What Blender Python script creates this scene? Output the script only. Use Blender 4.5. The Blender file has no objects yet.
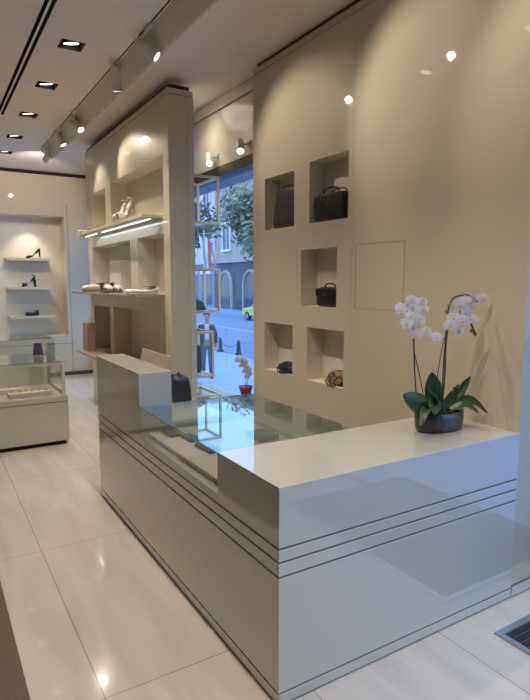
import bpy, bmesh, math, random
from mathutils import Vector, Matrix
random.seed(7)
PI = math.pi
C = bpy.context.scene.collection

# ------------------------------------------------------------------ materials
def srgb(r, g, b):
    f = lambda c: (c/255/12.92) if c/255 <= .04045 else ((c/255+.055)/1.055)**2.4
    return (f(r), f(g), f(b), 1)

def mat(name, col, rough=.5, metal=0., coat=0., var=.06, scale=6., emit=None, estr=0., bump=0., coat_rough=.03, spec=.5):
    m = bpy.data.materials.new(name); m.use_nodes = True
    nt = m.node_tree; b = nt.nodes['Principled BSDF']
    b.inputs['Roughness'].default_value = rough; b.inputs['Metallic'].default_value = metal
    b.inputs['Coat Weight'].default_value = coat; b.inputs['Coat Roughness'].default_value = coat_rough
    b.inputs['Specular IOR Level'].default_value = spec
    tc = nt.nodes.new('ShaderNodeTexCoord'); nz = nt.nodes.new('ShaderNodeTexNoise')
    nz.inputs['Scale'].default_value = scale; nz.inputs['Detail'].default_value = 3
    nt.links.new(tc.outputs['Object'], nz.inputs['Vector'])
    mx = nt.nodes.new('ShaderNodeMix'); mx.data_type = 'RGBA'
    mx.inputs[6].default_value = tuple(c*(1-var) for c in col[:3])+(1,)
    mx.inputs[7].default_value = tuple(min(1, c*(1+var)) for c in col[:3])+(1,)
    nt.links.new(nz.outputs['Fac'], mx.inputs[0]); nt.links.new(mx.outputs[2], b.inputs['Base Color'])
    if emit:
        b.inputs['Emission Color'].default_value = emit; b.inputs['Emission Strength'].default_value = estr
    if bump:
        bp = nt.nodes.new('ShaderNodeBump'); bp.inputs['Strength'].default_value = bump; bp.inputs['Distance'].default_value = .01
        nt.links.new(nz.outputs['Fac'], bp.inputs['Height']); nt.links.new(bp.outputs[0], b.inputs['Normal'])
    return m

def glass_mat(name, tint, refl=1.5, gcol=(1, 1, 1, 1)):
    m = bpy.data.materials.new(name); m.use_nodes = True; nt = m.node_tree
    nt.nodes.clear(); out = nt.nodes.new('ShaderNodeOutputMaterial')
    tr = nt.nodes.new('ShaderNodeBsdfTransparent'); gl = nt.nodes.new('ShaderNodeBsdfGlossy')
    tr.inputs[0].default_value = tint; gl.inputs['Roughness'].default_value = 0.0; gl.inputs[0].default_value = gcol
    # Schlick reflectance that is the same from both sides of the pane
    ge = nt.nodes.new('ShaderNodeNewGeometry'); dt = nt.nodes.new('ShaderNodeVectorMath'); dt.operation = 'DOT_PRODUCT'
    nt.links.new(ge.outputs['Normal'], dt.inputs[0]); nt.links.new(ge.outputs['Incoming'], dt.inputs[1])
    def mth(op, a, b=None):
        n = nt.nodes.new('ShaderNodeMath'); n.operation = op; n.use_clamp = op == 'SUBTRACT'
        for i, v in enumerate((a, b)):
            if v is None: continue
            if isinstance(v, (int, float)): n.inputs[i].default_value = v
            else: nt.links.new(v, n.inputs[i])
        return n.outputs[0]
    f0 = ((refl-1)/(refl+1))**2
    fr = mth('ADD', mth('MULTIPLY', mth('POWER', mth('SUBTRACT', 1., mth('ABSOLUTE', dt.outputs['Value'])), 5.), 1-f0), f0)
    mx = nt.nodes.new('ShaderNodeMixShader')
    nt.links.new(fr, mx.inputs[0]); nt.links.new(tr.outputs[0], mx.inputs[1]); nt.links.new(gl.outputs[0], mx.inputs[2])
    nt.links.new(mx.outputs[0], out.inputs[0])
    return m

def petal_material():
    m = bpy.data.materials.new('orchid_petal'); m.use_nodes = True; nt = m.node_tree; N = nt.nodes; L = nt.links
    N.clear(); out = N.new('ShaderNodeOutputMaterial'); d = N.new('ShaderNodeBsdfDiffuse'); t = N.new('ShaderNodeBsdfTranslucent'); mx = N.new('ShaderNodeMixShader')
    tc = N.new('ShaderNodeTexCoord'); nz = N.new('ShaderNodeTexNoise'); nz.inputs['Scale'].default_value = 60; cr = N.new('ShaderNodeValToRGB')
    cr.color_ramp.elements[0].color = (.80, .76, .80, 1); cr.color_ramp.elements[1].color = (.93, .91, .90, 1)
    L.new(tc.outputs['Object'], nz.inputs[0]); L.new(nz.outputs[0], cr.inputs[0]); L.new(cr.outputs[0], d.inputs[0]); L.new(cr.outputs[0], t.inputs[0])
    mx.inputs[0].default_value = .4; L.new(d.outputs[0], mx.inputs[1]); L.new(t.outputs[0], mx.inputs[2]); L.new(mx.outputs[0], out.inputs[0]); return m
M = {}
M['wall'] = mat('wall_lacquer', (.54, .49, .38, 1), .5, spec=.15, coat=.7, var=.04, scale=1.2, coat_rough=.02)
M['niche'] = mat('niche_inside', (.74, .69, .58, 1), .5, coat=.2, var=.03)
M['unit'] = mat('unit_lacquer', (.62, .58, .44, 1), .4, spec=.3, coat=.4, var=.03, coat_rough=.05)
M['ceil'] = mat('ceiling_paint', (.82, .76, .69, 1), .9, var=.02, scale=2)
M['darkwall'] = mat('taupe_wall', (.32, .28, .22, 1), .5, coat=.3)
M['fin'] = mat('ceiling_fin_paint', (.56, .51, .43, 1), .8, var=.02)
M['counter'] = mat('counter_lacquer', (.54, .525, .465, 1), .35, coat=1., var=.02, scale=1.5, coat_rough=.025)
M['black'] = mat('black_void', (.012, .011, .010, 1), .8)
M['joint'] = mat('shadow_joint', (.20, .165, .12, 1), .7)
M['gap'] = mat('shadow_gap', (.07, .055, .04, 1), .8)
M['counter'].node_tree.nodes['Principled BSDF'].inputs['Coat IOR'].default_value = 1.6
M['white'] = mat('white_metal', (.62, .60, .53, 1), .35, coat=.3)
M['whitepaint'] = mat('white_track_paint', (.60, .57, .52, 1), .4)
M['brass'] = mat('brushed_brass', (.78, .60, .34, 1), .35, metal=.6)
M['alu'] = mat('brushed_aluminium', (.42, .45, .50, 1), .35, metal=.9)
M['mat'] = mat('door_mat_fibre', (.02, .024, .034, 1), .95, var=.5, scale=160, bump=.6)
M['carpet'] = mat('brown_carpet', (.15, .12, .09, 1), .95, var=.35, scale=120, bump=.5)
M['blackleather'] = mat('black_leather', (.014, .013, .013, 1), .42, var=.3, scale=60, bump=.15)
M['greyleather'] = mat('charcoal_leather', (.035, .030, .030, 1), .45, var=.3, scale=40, bump=.2)
M['navy'] = mat('navy_leather', (.012, .020, .042, 1), .45, var=.3, scale=40, bump=.2)
M['brown'] = mat('brown_sole', (.25, .09, .06, 1), .5)
M['whiteleather'] = mat('white_leather', (.74, .70, .62, 1), .4, bump=.05, scale=40)
M['rose'] = mat('rose_card', (.38, .26, .20, 1), .6)
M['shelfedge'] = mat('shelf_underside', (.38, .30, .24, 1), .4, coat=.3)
M['laptop'] = mat('laptop_lid', (.62, .52, .41, 1), .35, metal=.2)
M['screen'] = mat('dark_screen', (.01, .01, .012, 1), .15)
M['purple'] = mat('purple_velvet', (.045, .028, .13, 1), .9)
M['tan'] = mat('cream_tray', (.66, .60, .50, 1), .7)
M['gold'] = mat('gold_metal', (.8, .55, .22, 1), .25, metal=1)
M['petal'] = petal_material()
M['lip'] = mat('orchid_lip', (.72, .58, .38, 1), .5, var=.4, scale=80)
M['bud'] = mat('orchid_bud', (.22, .26, .08, 1), .5)
M['leaf'] = mat('orchid_leaf', (.028, .062, .022, 1), .4, coat=.1, var=.3, scale=14)
M['stem'] = mat('orchid_stem', (.055, .055, .028, 1), .5)
M['potglass'] = mat('smoked_glass_bowl', (.03, .032, .042, 1), .35, coat=.3)
M['bark'] = mat('bark_chips', (.045, .035, .025, 1), .9, var=.7, scale=60, bump=.8)
M['magenta'] = mat('magenta_wrap', (.28, .03, .12, 1), .5)
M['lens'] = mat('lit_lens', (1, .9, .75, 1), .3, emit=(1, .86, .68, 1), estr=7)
M['led'] = mat('lit_led', (.9, .95, 1, 1), .3, emit=(.80, .90, 1, 1), estr=3)
M['glass'] = glass_mat('clear_glass', (.975, .985, .98, 1), 1.45)
M['topglass'] = glass_mat('thick_glass', (.93, .96, .955, 1), 3.0, (.72, .88, 1, 1))
M['pane'] = glass_mat('window_glass', (.96, .97, 1, 1), 1.4)
M['edgeglass'] = mat('glass_edge', (.22, .42, .38, 1), .1, coat=1)
M['header'] = mat('dark_window_header', (.055, .047, .045, 1), .5)
M['transom'] = mat('transom_panel', (.74, .68, .59, 1), .2, coat=1., coat_rough=.0)
M['soffit'] = mat('blue_grey_awning', (.22, .27, .36, 1), .7)
# outdoors
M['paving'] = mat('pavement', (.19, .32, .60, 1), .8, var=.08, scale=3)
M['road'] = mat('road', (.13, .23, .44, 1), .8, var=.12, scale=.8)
M['stone'] = mat('pale_stone', (.58, .56, .56, 1), .85, var=.12, scale=.8)
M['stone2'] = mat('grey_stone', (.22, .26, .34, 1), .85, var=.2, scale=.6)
M['stone3'] = mat('dark_stone', (.09, .10, .125, 1), .85, var=.2, scale=.6)
M['stone4'] = mat('warm_stone', (.38, .35, .33, 1), .85, var=.3, scale=1.6)
M['wframe'] = mat('window_white', (.7, .72, .76, 1), .5)
M['wpane'] = mat('window_dark', (.05, .06, .08, 1), .12, coat=.5)
M['foliage'] = mat('tree_foliage', (.17, .22, .15, 1), .8, var=.6, scale=3)
M['foliage2'] = mat('dark_foliage', (.06, .085, .06, 1), .8, var=.6, scale=3)
M['bark2'] = mat('tree_bark', (.08, .07, .06, 1), .9, var=.4)
M['iron'] = mat('cast_iron', (.02, .026, .03, 1), .6)
M['taxi'] = mat('lime_car_paint', (.55, .72, .10, 1), .3, coat=1)
M['rubber'] = mat('rubber', (.015, .015, .015, 1), .8)
M['skin'] = mat('skin', (.36, .19, .13, 1), .6)
M['hair'] = mat('grey_hair', (.12, .10, .09, 1), .8)
M['jacket'] = mat('dark_jacket', (.010, .012, .020, 1), .8, bump=.3, scale=20)
M['shirt'] = mat('pink_shirt', (.60, .42, .50, 1), .8, var=.3, scale=40)
M['jeans'] = mat('blue_jeans', (.035, .06, .13, 1), .85, var=.2, scale=20)
M['flagwhite'] = mat('white_cloth', (.75, .78, .82, 1), .8)
M['flagred'] = mat('red_cloth', (.55, .05, .06, 1), .8)

def floor_material():
    m = bpy.data.materials.new('marble_tiles'); m.use_nodes = True; nt = m.node_tree; N = nt.nodes; L = nt.links
    b = N['Principled BSDF']; b.inputs['Roughness'].default_value = .13
    b.inputs['Coat Weight'].default_value = .35; b.inputs['Coat Roughness'].default_value = .04
    tc = N.new('ShaderNodeTexCoord'); mp = N.new('ShaderNodeMapping')
    mp.inputs['Location'].default_value = (-.50+.72*20, -3.42+1.4*20, 0)
    L.new(tc.outputs['Object'], mp.inputs[0])
    br = N.new('ShaderNodeTexBrick'); br.offset = 0; br.squash = 1
    br.inputs['Scale'].default_value = 1; br.inputs['Brick Width'].default_value = .72; br.inputs['Row Height'].default_value = 1.4
    br.inputs['Mortar Size'].default_value = .0022; br.inputs['Mortar Smooth'].default_value = .1; br.inputs['Bias'].default_value = 0
    br.inputs['Color1'].default_value = (.61, .57, .535, 1); br.inputs['Color2'].default_value = (.58, .54, .505, 1)
    br.inputs['Mortar'].default_value = (.30, .24, .19, 1)
    L.new(mp.outputs[0], br.inputs[0])
    mp2 = N.new('ShaderNodeMapping'); mp2.inputs['Scale'].default_value = (5.5, .9, 1); mp2.inputs['Rotation'].default_value = (0, 0, .18)
    L.new(tc.outputs['Object'], mp2.inputs[0])
    nz = N.new('ShaderNodeTexNoise'); nz.inputs['Scale'].default_value = 1.3; nz.inputs['Detail'].default_value = 5; nz.inputs['Distortion'].default_value = .8
    L.new(mp2.outputs[0], nz.inputs[0])
    cr = N.new('ShaderNodeValToRGB'); cr.color_ramp.elements[0].position = .35; cr.color_ramp.elements[0].color = (.93, .915, .90, 1)
    cr.color_ramp.elements[1].position = .62; cr.color_ramp.elements[1].color = (1.06, 1.05, 1.04, 1)
    L.new(nz.outputs[0], cr.inputs[0])
    mx = N.new('ShaderNodeMix'); mx.data_type = 'RGBA'; mx.blend_type = 'MULTIPLY'; mx.inputs[0].default_value = 1
    L.new(br.outputs[0], mx.inputs[6]); L.new(cr.outputs[0], mx.inputs[7]); L.new(mx.outputs[2], b.inputs['Base Color'])
    return m
M['floor'] = floor_material()

def leopard():
    m = bpy.data.materials.new('leopard_print'); m.use_nodes = True; nt = m.node_tree; N = nt.nodes; L = nt.links
    b = N['Principled BSDF']; b.inputs['Roughness'].default_value = .7
    tc = N.new('ShaderNodeTexCoord'); v = N.new('ShaderNodeTexVoronoi'); v.inputs['Scale'].default_value = 34
    L.new(tc.outputs['Object'], v.inputs[0]); cr = N.new('ShaderNodeValToRGB'); cr.color_ramp.interpolation = 'CONSTANT'
    e = cr.color_ramp.elements; e[0].position = 0; e[0].color = (.20, .10, .05, 1); e[1].position = .28; e[1].color = (.018, .012, .01, 1)
    n = e.new(.50); n.color = (.33, .20, .12, 1)
    L.new(v.outputs['Distance'], cr.inputs[0]); L.new(cr.outputs[0], b.inputs['Base Color'])
    return m
M['leopard'] = leopard()

# ------------------------------------------------------------------ mesh helpers
def link(name, bm, m, parent=None, smooth=False, bevel=0., loc=None):
    me = bpy.data.meshes.new(name); bmesh.ops.recalc_face_normals(bm, faces=bm.faces) if not getattr(bm, 'norecalc', False) else None
    bm.to_mesh(me); bm.free()
    for x in (m if isinstance(m, (list, tuple)) else [m]): me.materials.append(x)
    if smooth:
        for p in me.polygons: p.use_smooth = True
    o = bpy.data.objects.new(name, me); C.objects.link(o)
    if parent: o.parent = parent
    if loc: o.location = loc
    if bevel:
        b = o.modifiers.new('bevel', 'BEVEL'); b.width = bevel; b.segments = 2; b.limit_method = 'ANGLE'
    return o

def tag(o, label=None, cat=None, group=None, kind=None):
    if label: o['label'] = label
    if cat: o['category'] = cat
    if group: o['group'] = group
    if kind: o['kind'] = kind
    return o

def thing(name, label, cat, loc=(0, 0, 0), rz=0, group=None):
    o = bpy.data.objects.new(name, None); C.objects.link(o); o.location = loc; o.rotation_euler = (0, 0, rz); o.empty_display_size = .1
    return tag(o, label, cat, group)

def struct(name, bm, m, parent=None, **k):
    o = link(name, bm, m, parent, **k)
    if parent is None: o['kind'] = 'structure'
    return o

def copy_tree(o, parent=None):
    c = o.copy(); C.objects.link(c); c.parent = parent
    for ch in list(o.children): copy_tree(ch, c)
    return c

def box(bm, x0, x1, y0, y1, z0, z1, mi=0):
    v = [bm.verts.new(p) for p in ((x0, y0, z0), (x1, y0, z0), (x1, y1, z0), (x0, y1, z0), (x0, y0, z1), (x1, y0, z1), (x1, y1, z1), (x0, y1, z1))]
    for f in ((3, 2, 1, 0), (4, 5, 6, 7), (0, 1, 5, 4), (1, 2, 6, 5), (2, 3, 7, 6), (3, 0, 4, 7)):
        bm.faces.new([v[i] for i in f]).material_index = mi
    return v

def B(*boxes):
    bm = bmesh.new()
    for b in boxes: box(bm, *b)
    return bm

def tube(bm, pts, r, n=8, closed=False):
    pts = [Vector(p) for p in pts]; rings = []; N = len(pts)
    ref = None
    for i, p in enumerate(pts):
        a = pts[(i-1) % N] if (i or closed) else p; b = pts[(i+1) % N] if (i < N-1 or closed) else p
        t = (b-a).normalized()
        if ref is None:
            ref = t.orthogonal().normalized()
        ref = (ref - t*ref.dot(t)).normalized(); w = t.cross(ref)
        rr = r[i] if isinstance(r, (list, tuple)) else r
        rings.append([bm.verts.new(p + (ref*math.cos(2*PI*k/n) + w*math.sin(2*PI*k/n))*rr) for k in range(n)])
    for i in range(N if closed else N-1):
        A, Bq = rings[i], rings[(i+1) % N]
        for k in range(n): bm.faces.new((A[k], A[(k+1) % n], Bq[(k+1) % n], Bq[k]))
    if not closed:
        bm.faces.new(rings[0][::-1]); bm.faces.new(rings[-1])

def lathe(bm, prof, n=24, cx=0, cy=0, sx=1, sy=1, cap=True):
    rings = [[bm.verts.new((cx+r*sx*math.cos(2*PI*k/n), cy+r*sy*math.sin(2*PI*k/n), z)) for k in range(n)] for r, z in prof]
    for A, Bq in zip(rings, rings[1:]):
        for k in range(n): bm.faces.new((A[k], A[(k+1) % n], Bq[(k+1) % n], Bq[k]))
    if cap:
        bm.faces.new(rings[0][::-1]); bm.faces.new(rings[-1])

def loft(bm, rings, cap=True):
    R = [[bm.verts.new(p) for p in r] for r in rings]; n = len(R[0])
    for A, Bq in zip(R, R[1:]):
        for k in range(n): bm.faces.new((A[k], A[(k+1) % n], Bq[(k+1) % n], Bq[k]))
    if cap: bm.faces.new(R[0][::-1]); bm.faces.new(R[-1])

def curve(pts, n=12):
    """Catmull-Rom through pts"""
    P_ = [Vector(p) for p in pts]; P_ = [P_[0]*2-P_[1]] + P_ + [P_[-1]*2-P_[-2]]; out = []
    for i in range(1, len(P_)-2):
        a, b, c, d = P_[i-1:i+3]
        for k in range(n):
            t = k/n
            out.append(.5*((2*b)+(c-a)*t+(2*a-5*b+4*c-d)*t*t+(3*b-a-3*c+d)*t**3))
    out.append(P_[-2]); return out

def prism(bm, pts2, y0, y1, ax='y'):
    f = (lambda p, y: (p[0], y, p[1])) if ax == 'y' else (lambda p, y: (y, p[0], p[1])) if ax == 'x' else (lambda p, y: (p[0], p[1], y))
    loft(bm, [[f(p, y0) for p in pts2], [f(p, y1) for p in pts2]])

def panel(u0, u1, v0, v1, holes, f, thick):
    """a solid slab with recesses. f(u,v,d): point; d is depth behind the front. holes: (u0,u1,v0,v1,depth,mat_index)"""
    bm = bmesh.new(); cache = {}
    def V(u, v, d):
        k = (round(u, 5), round(v, 5), round(d, 5))
        if k not in cache: cache[k] = bm.verts.new(f(u, v, d))
        return cache[k]
    us = sorted({u0, u1, *[h[0] for h in holes], *[h[1] for h in holes]}); vs = sorted({v0, v1, *[h[2] for h in holes], *[h[3] for h in holes]})
    def hole(u, v):
        for h in holes:
            if h[0] < u < h[1] and h[2] < v < h[3]: return h
    def q(*p, mi=0):
        try: bm.faces.new([V(*x) for x in p]).material_index = mi
        except ValueError: pass
    def D(i, j):
        if i < 0 or j < 0 or i >= len(us)-1 or j >= len(vs)-1: return (0, 0)
        h = hole((us[i]+us[i+1])/2, (vs[j]+vs[j+1])/2); return (h[4], h[5]) if h else (0, 0)
    for i in range(len(us)-1):
        for j in range(len(vs)-1):
            a, b, c, d = us[i], us[i+1], vs[j], vs[j+1]; dd, mi = D(i, j)
            q((a, c, dd), (b, c, dd), (b, d, dd), (a, d, dd), mi=mi)
            for (ii, jj, p, r) in ((i-1, j, (a, c), (a, d)), (i+1, j, (b, c), (b, d)), (i, j-1, (a, c), (b, c)), (i, j+1, (a, d), (b, d))):
                d2, _ = D(ii, jj)
                if dd > d2: q((*p, d2), (*r, d2), (*r, dd), (*p, dd), mi=mi)
    T = thick
    for p, r in (((u0, v0), (u1, v0)), ((u1, v0), (u1, v1)), ((u1, v1), (u0, v1)), ((u0, v1), (u0, v0))):
        # outer edge follows grid vertices so that no cracks show
        q((*p, 0), (*r, 0), (*r, T), (*p, T))
    q((u0, v0, T), (u1, v0, T), (u1, v1, T), (u0, v1, T))
    return bm

# ------------------------------------------------------------------ room shell
CZ = 3.42
WX = 2.48          # right wall plane
struct('floor', B((-3.2, 2.94, -3.2, 10.6, -.14, -.02)), M['floor'])

# ceiling with slots and square recesses for the downlights
DL = [(1.085, y) for y in (-.5, .55, 1.6, 2.64, 3.64, 4.655, 5.69, 6.76, 7.84, 8.82)]
holes = [(.782, .808, -3.0, 6.9, .06, 1), (.825, .851, -3.0, 6.9, .06, 1)]
# the two slots and the boxes never overlap, so they can share a grid
holes += [(x-.085, x+.085, y-.085, y+.085, .09, 1) for x, y in DL]
holes += [(1.471, 1.484, -3.0, 8.35, .03, 1)]
bm = panel(-3.2, 3.4, -3.2, 10.6, holes, lambda u, v, d: (u, v, CZ+d), .2)
struct('ceiling', bm, [M['ceil'], M['black']])
b = bmesh.new(); prism(b, [(1.492, CZ+.001), (1.618, 3.307), (1.640, 3.307), (1.650, CZ+.001)], -3.0, 8.45, 'y'); struct('trim_1', b, M['fin'])    # ceiling fin beside the track

# right wall with five niches
nd = .15
NH = [(3.630, 4.066, 2.033, 2.452, nd, 1), (2.983, 3.430, 2.033, 2.480, nd, 1), (3.095, 3.532, 1.417, 1.844, nd, 1),
      (3.640, 4.075, .850, 1.257, nd, 1), (3.002, 3.444, .850, 1.257, nd, 1)]
bm = panel(1.633, 4.257, -.02, 3.325, NH, lambda u, v, d: (WX+d, u, v), .42)
wr = struct('wall_right', bm, [M['wall'], M['niche']])
struct('top_band', B((WX+.004, 2.90, 1.637, 4.253, 3.332, 3.378)), M['wall'], wr)
struct('shadow_gap', B((WX+.03, 2.90, 1.66, 4.235, 3.378, CZ), (WX+.012, 2.89, 1.645, 4.245, 3.325, 3.332)), M['gap'], wr)
g = bmesh.new()
for (a, b, c, d) in ((2.448, 2.893, 1.846, 1.849), (2.448, 2.893, 1.423, 1.426), (2.446, 2.449, 1.423, 1.849), (2.891, 2.894, 1.423, 1.849)):
    box(g, WX-.0012, WX+.001, a, b, c, d)
struct('access_panel_joint', g, mat('panel_joint', (.30, .255, .19, 1), .6), wr)
struct('panel_seam', B((WX-.0006, WX+.001, 2.934, 2.9355, 0, 3.325), (WX-.0006, WX+.001, 1.633, 2.934, 2.452, 2.4535), ), mat('faint_seam', (.40, .34, .25, 1), .5), wr)
struct('baseboard_right', B((WX+.002, 2.92, 1.624, 1.632, -.012, .036)), M['counter'])
struct('end_joint', B((WX+.002, 2.90, 1.631, 1.6329, .036, .044)), M['joint'], wr)

# window side beyond the wall: recessed band, transom, dark header, panes
RX = 2.587
struct('wall_window', B((RX, 2.9, 4.257, 10.0, 3.30, CZ-.045), (RX+.02, 2.9, 4.257, 10.0, CZ-.045, CZ), (RX+.02, 2.9, 4.257, 10, 2.745, 3.29)), M['transom'])
struct('trim_2', B((RX+.008, RX+.0195, 4.257, 10.0, 2.745, 3.12)), M['transom'])
struct('trim_3', B((RX-.01, RX+.13, 4.257, 10.0, 2.650, 2.745)), M['header'])
struct('wall_sill', B((RX, 2.9, 4.257, 10.0, -.02, .34)), M['counter'])
w1 = struct('window_1', B((RX+.03, RX+.06, 4.257, 4.30, .34, 2.65), (RX+.03, RX+.06, 7.16, 7.20, .34, 2.65), (RX+.03, RX+.06, 9.90, 9.96, .34, 2.65)), M['header'])
struct('pane', B((RX+.04, RX+.046, 4.28, 9.94, .34, 2.65)), M['pane'], w1)
# shopfront beside and behind the viewpoint
struct('wall_front', B((-3.2, 2.9, -3.2, -3.1, -.02, CZ)), M['darkwall'])
struct('wall_entrance', B((2.75, 2.9, -3.1, 1.60, 2.75, CZ), (2.75, 2.9, -3.1, -2.7, -.02, 2.75)), M['wall'])
w2 = struct('window_2', B((2.80, 2.85, -2.7, -2.65, 0, 2.75), (2.80, 2.85, -.65, -.6, 0, 2.75), (2.80, 2.85, 1.55, 1.60, 0, 2.75)), M['alu'])
struct('pane', B((2.82, 2.826, -2.65, 1.55, 0, 2.75)), M['pane'], w2)
struct('wall_left', B((-3.3, -3.2, -3.2, 10.6, -.02, CZ)), M['darkwall'])

# far wall with a big display recess
FY = 9.96
bm = panel(-3.2, 2.9, -.02, 3.36, [(-.6, 2.086, .682, 2.70, .38, 1)], lambda u, v, d: (u, FY+d, v), .62)
wf = struct('wall_far', bm, [M['wall'], M['niche']])
struct('shadow_gap', B((-3.2, 2.9, FY+.03, FY+.3, 3.36, CZ)), M['black'], wf)
struct('panel_seam', B((2.128, 2.136, FY-.0012, FY+.001, .05, 2.9), (-3.0, 2.13, FY-.0012, FY+.001, .535, .543), (.9, .906, FY-.001, FY+.001, 0, .54)), M['joint'], wf)
struct('baseboard_far', B((-3.2, 2.5, FY-.012, FY+.02, -.02, .045)), M['gap'])

# ------------------------------------------------------------------ light fittings
dl = None
def downlight(x, y, label):
    global dl
    if dl is None:
        t = thing('recessed_downlight', label, 'ceiling light', (x, y, CZ), 0, 'square recessed downlights')
        f = bmesh.new()
        for a in ((-.09, .09, -.09, -.083), (-.09, .09, .083, .09), (-.09, -.083, -.083, .083), (.083, .09, -.083, .083)): box(f, *a, -.003, .0)
        link('frame', f, M['gap'], t)
        h = bmesh.new(); lathe(h, [(.062, .062), (.066, .03), (.064, .012)], 24)
        o = link('lamp_head', h, M['black'], t, smooth=True)
        h = bmesh.new(); lathe(h, [(.001, .0105), (.056, .009), (.056, .012), (.001, .0125)], 24)
        o2 = link('lens', h, M['lens'], t)
        for q in (o, o2): q.rotation_euler = (.22, -.16, 0)
        dl = t; return t
    t = copy_tree(dl); t.location = (x, y, CZ); t['label'] = label; return t
DLname = {4.655: 'square black recessed downlight nearest the viewer, beside the ceiling slots', 5.69: 'second square recessed downlight from the front of the ceiling row',
          6.76: 'middle square recessed downlight of the row of five in the ceiling', 7.84: 'fourth square recessed downlight, second from the far wall',
          8.82: 'smallest square recessed downlight, closest to the far wall'}
for i, (x, y) in enumerate(DL):
    if y > 2.5: downlight(x, y, DLname.get(y, 'square recessed ceiling downlight above the counter, seen only as a reflection'))

def lamp(name, loc, target, power, ang, col=(1, .83, .62), blend=.3, size=.03):
    L = bpy.data.lights.new(name, 'SPOT'); L.energy = power; L.spot_size = math.radians(ang); L.spot_blend = blend; L.color = col; L.shadow_soft_size = size
    o = bpy.data.objects.new(name, L); C.objects.link(o); o.location = loc
    o.rotation_euler = (Vector(target)-Vector(loc)).to_track_quat('-Z', 'Y').to_euler(); return o
for x, y in DL: lamp('downlight_beam', (x, y, CZ-.02), (x-.05, y, 0), 74, 100, (1, .885, .73), .6)

trk = struct('trim_4', B((1.4715, 1.4835, -3.0, 8.34, CZ-.001, CZ+.012)), M['black'])
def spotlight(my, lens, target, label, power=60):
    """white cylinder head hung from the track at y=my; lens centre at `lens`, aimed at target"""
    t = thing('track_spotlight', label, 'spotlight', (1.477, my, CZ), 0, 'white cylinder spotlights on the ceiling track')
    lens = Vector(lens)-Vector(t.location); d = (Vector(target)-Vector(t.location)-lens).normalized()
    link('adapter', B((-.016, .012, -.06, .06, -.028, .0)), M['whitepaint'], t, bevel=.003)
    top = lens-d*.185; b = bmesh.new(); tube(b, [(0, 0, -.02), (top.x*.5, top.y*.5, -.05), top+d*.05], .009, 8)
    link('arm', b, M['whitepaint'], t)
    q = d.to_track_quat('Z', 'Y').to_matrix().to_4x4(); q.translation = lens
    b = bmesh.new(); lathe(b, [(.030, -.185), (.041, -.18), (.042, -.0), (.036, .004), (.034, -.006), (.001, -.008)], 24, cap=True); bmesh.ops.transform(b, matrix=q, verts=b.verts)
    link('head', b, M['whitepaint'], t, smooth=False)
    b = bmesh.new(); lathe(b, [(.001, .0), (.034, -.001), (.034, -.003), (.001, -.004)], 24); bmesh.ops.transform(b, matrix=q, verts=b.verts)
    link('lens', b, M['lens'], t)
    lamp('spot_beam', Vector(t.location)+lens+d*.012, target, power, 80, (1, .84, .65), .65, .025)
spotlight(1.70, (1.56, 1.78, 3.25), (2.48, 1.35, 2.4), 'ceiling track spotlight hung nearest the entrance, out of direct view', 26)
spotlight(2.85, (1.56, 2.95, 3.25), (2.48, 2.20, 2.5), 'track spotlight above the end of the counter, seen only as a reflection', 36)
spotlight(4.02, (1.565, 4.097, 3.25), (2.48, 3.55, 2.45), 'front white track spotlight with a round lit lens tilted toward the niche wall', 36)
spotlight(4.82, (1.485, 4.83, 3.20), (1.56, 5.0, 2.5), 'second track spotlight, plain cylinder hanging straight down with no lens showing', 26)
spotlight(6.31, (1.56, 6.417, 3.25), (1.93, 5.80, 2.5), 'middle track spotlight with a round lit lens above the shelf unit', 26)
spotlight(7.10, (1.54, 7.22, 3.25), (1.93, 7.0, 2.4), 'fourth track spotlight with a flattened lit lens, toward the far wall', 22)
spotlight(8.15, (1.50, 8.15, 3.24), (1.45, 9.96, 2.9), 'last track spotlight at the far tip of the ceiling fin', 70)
lamp('window_fill', (2.33, 5.25, 3.36), (2.36, 5.25, 0), 26, 165, (1, .88, .72), 1, .2)  # added lamp without a fitting, brightens the transom panel and window display
lamp('window_fill', (2.38, 8.4, 3.38), (2.40, 8.4, 0), 17, 150, (1, .90, .76), 1, .12)  # second added fill lamp, no fitting, further along the window
lamp('case_fill', (.6, 5.0, 3.40), (.75, 6.1, .5), 20, 40, (1, .92, .80), .6)  # extra lamp with no fitting, added to brighten the vitrine interior
def reflection_standin(x, y, z, label):
    # added head imitating a track lamp reflection above the header, aimed into the shop
    t = thing('reflection_standin_head', label, 'spotlight', (RX+.0078, y, z+.08), 0, 'added stand-ins for track lamp reflections above the window header')
    L_ = Vector((x-RX-.0078, 0, -.08)); d = Vector((-.30, -.62, -.72)).normalized()
    link('bracket', B((-.012, 0, -.02, .02, -.02, .02)), M['whitepaint'], t)
    b = bmesh.new(); tube(b, [(-.01, 0, 0), L_-d*.08], .008, 8); link('arm', b, M['whitepaint'], t)
    q = d.to_track_quat('Z', 'Y').to_matrix().to_4x4(); q.translation = L_
    b = bmesh.new(); lathe(b, [(.028, -.15), (.036, -.145), (.037, 0), (.032, .003), (.030, -.005), (.001, -.006)], 20); bmesh.ops.transform(b, matrix=q, verts=b.verts); link('head', b, M['whitepaint'], t)
    b = bmesh.new(); lathe(b, [(.001, 0), (.030, -.001), (.030, -.003), (.001, -.003)], 20); bmesh.ops.transform(b, matrix=q, verts=b.verts); link('lens', b, M['lens'], t)
    lamp('reflection_standin_beam', Vector(t.location)+L_+d*.012, Vector(t.location)+L_+d, 8, 80, (1, .86, .68), .6, .03)
reflection_standin(2.50, 5.16, 2.775, 'added lit stand-in for a track lamp reflection above the dark window header, next to the shelf unit')
reflection_standin(2.50, 4.52, 2.77, 'added lit stand-in for a track lamp reflection above the dark window header, next to the niche wall')
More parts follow.
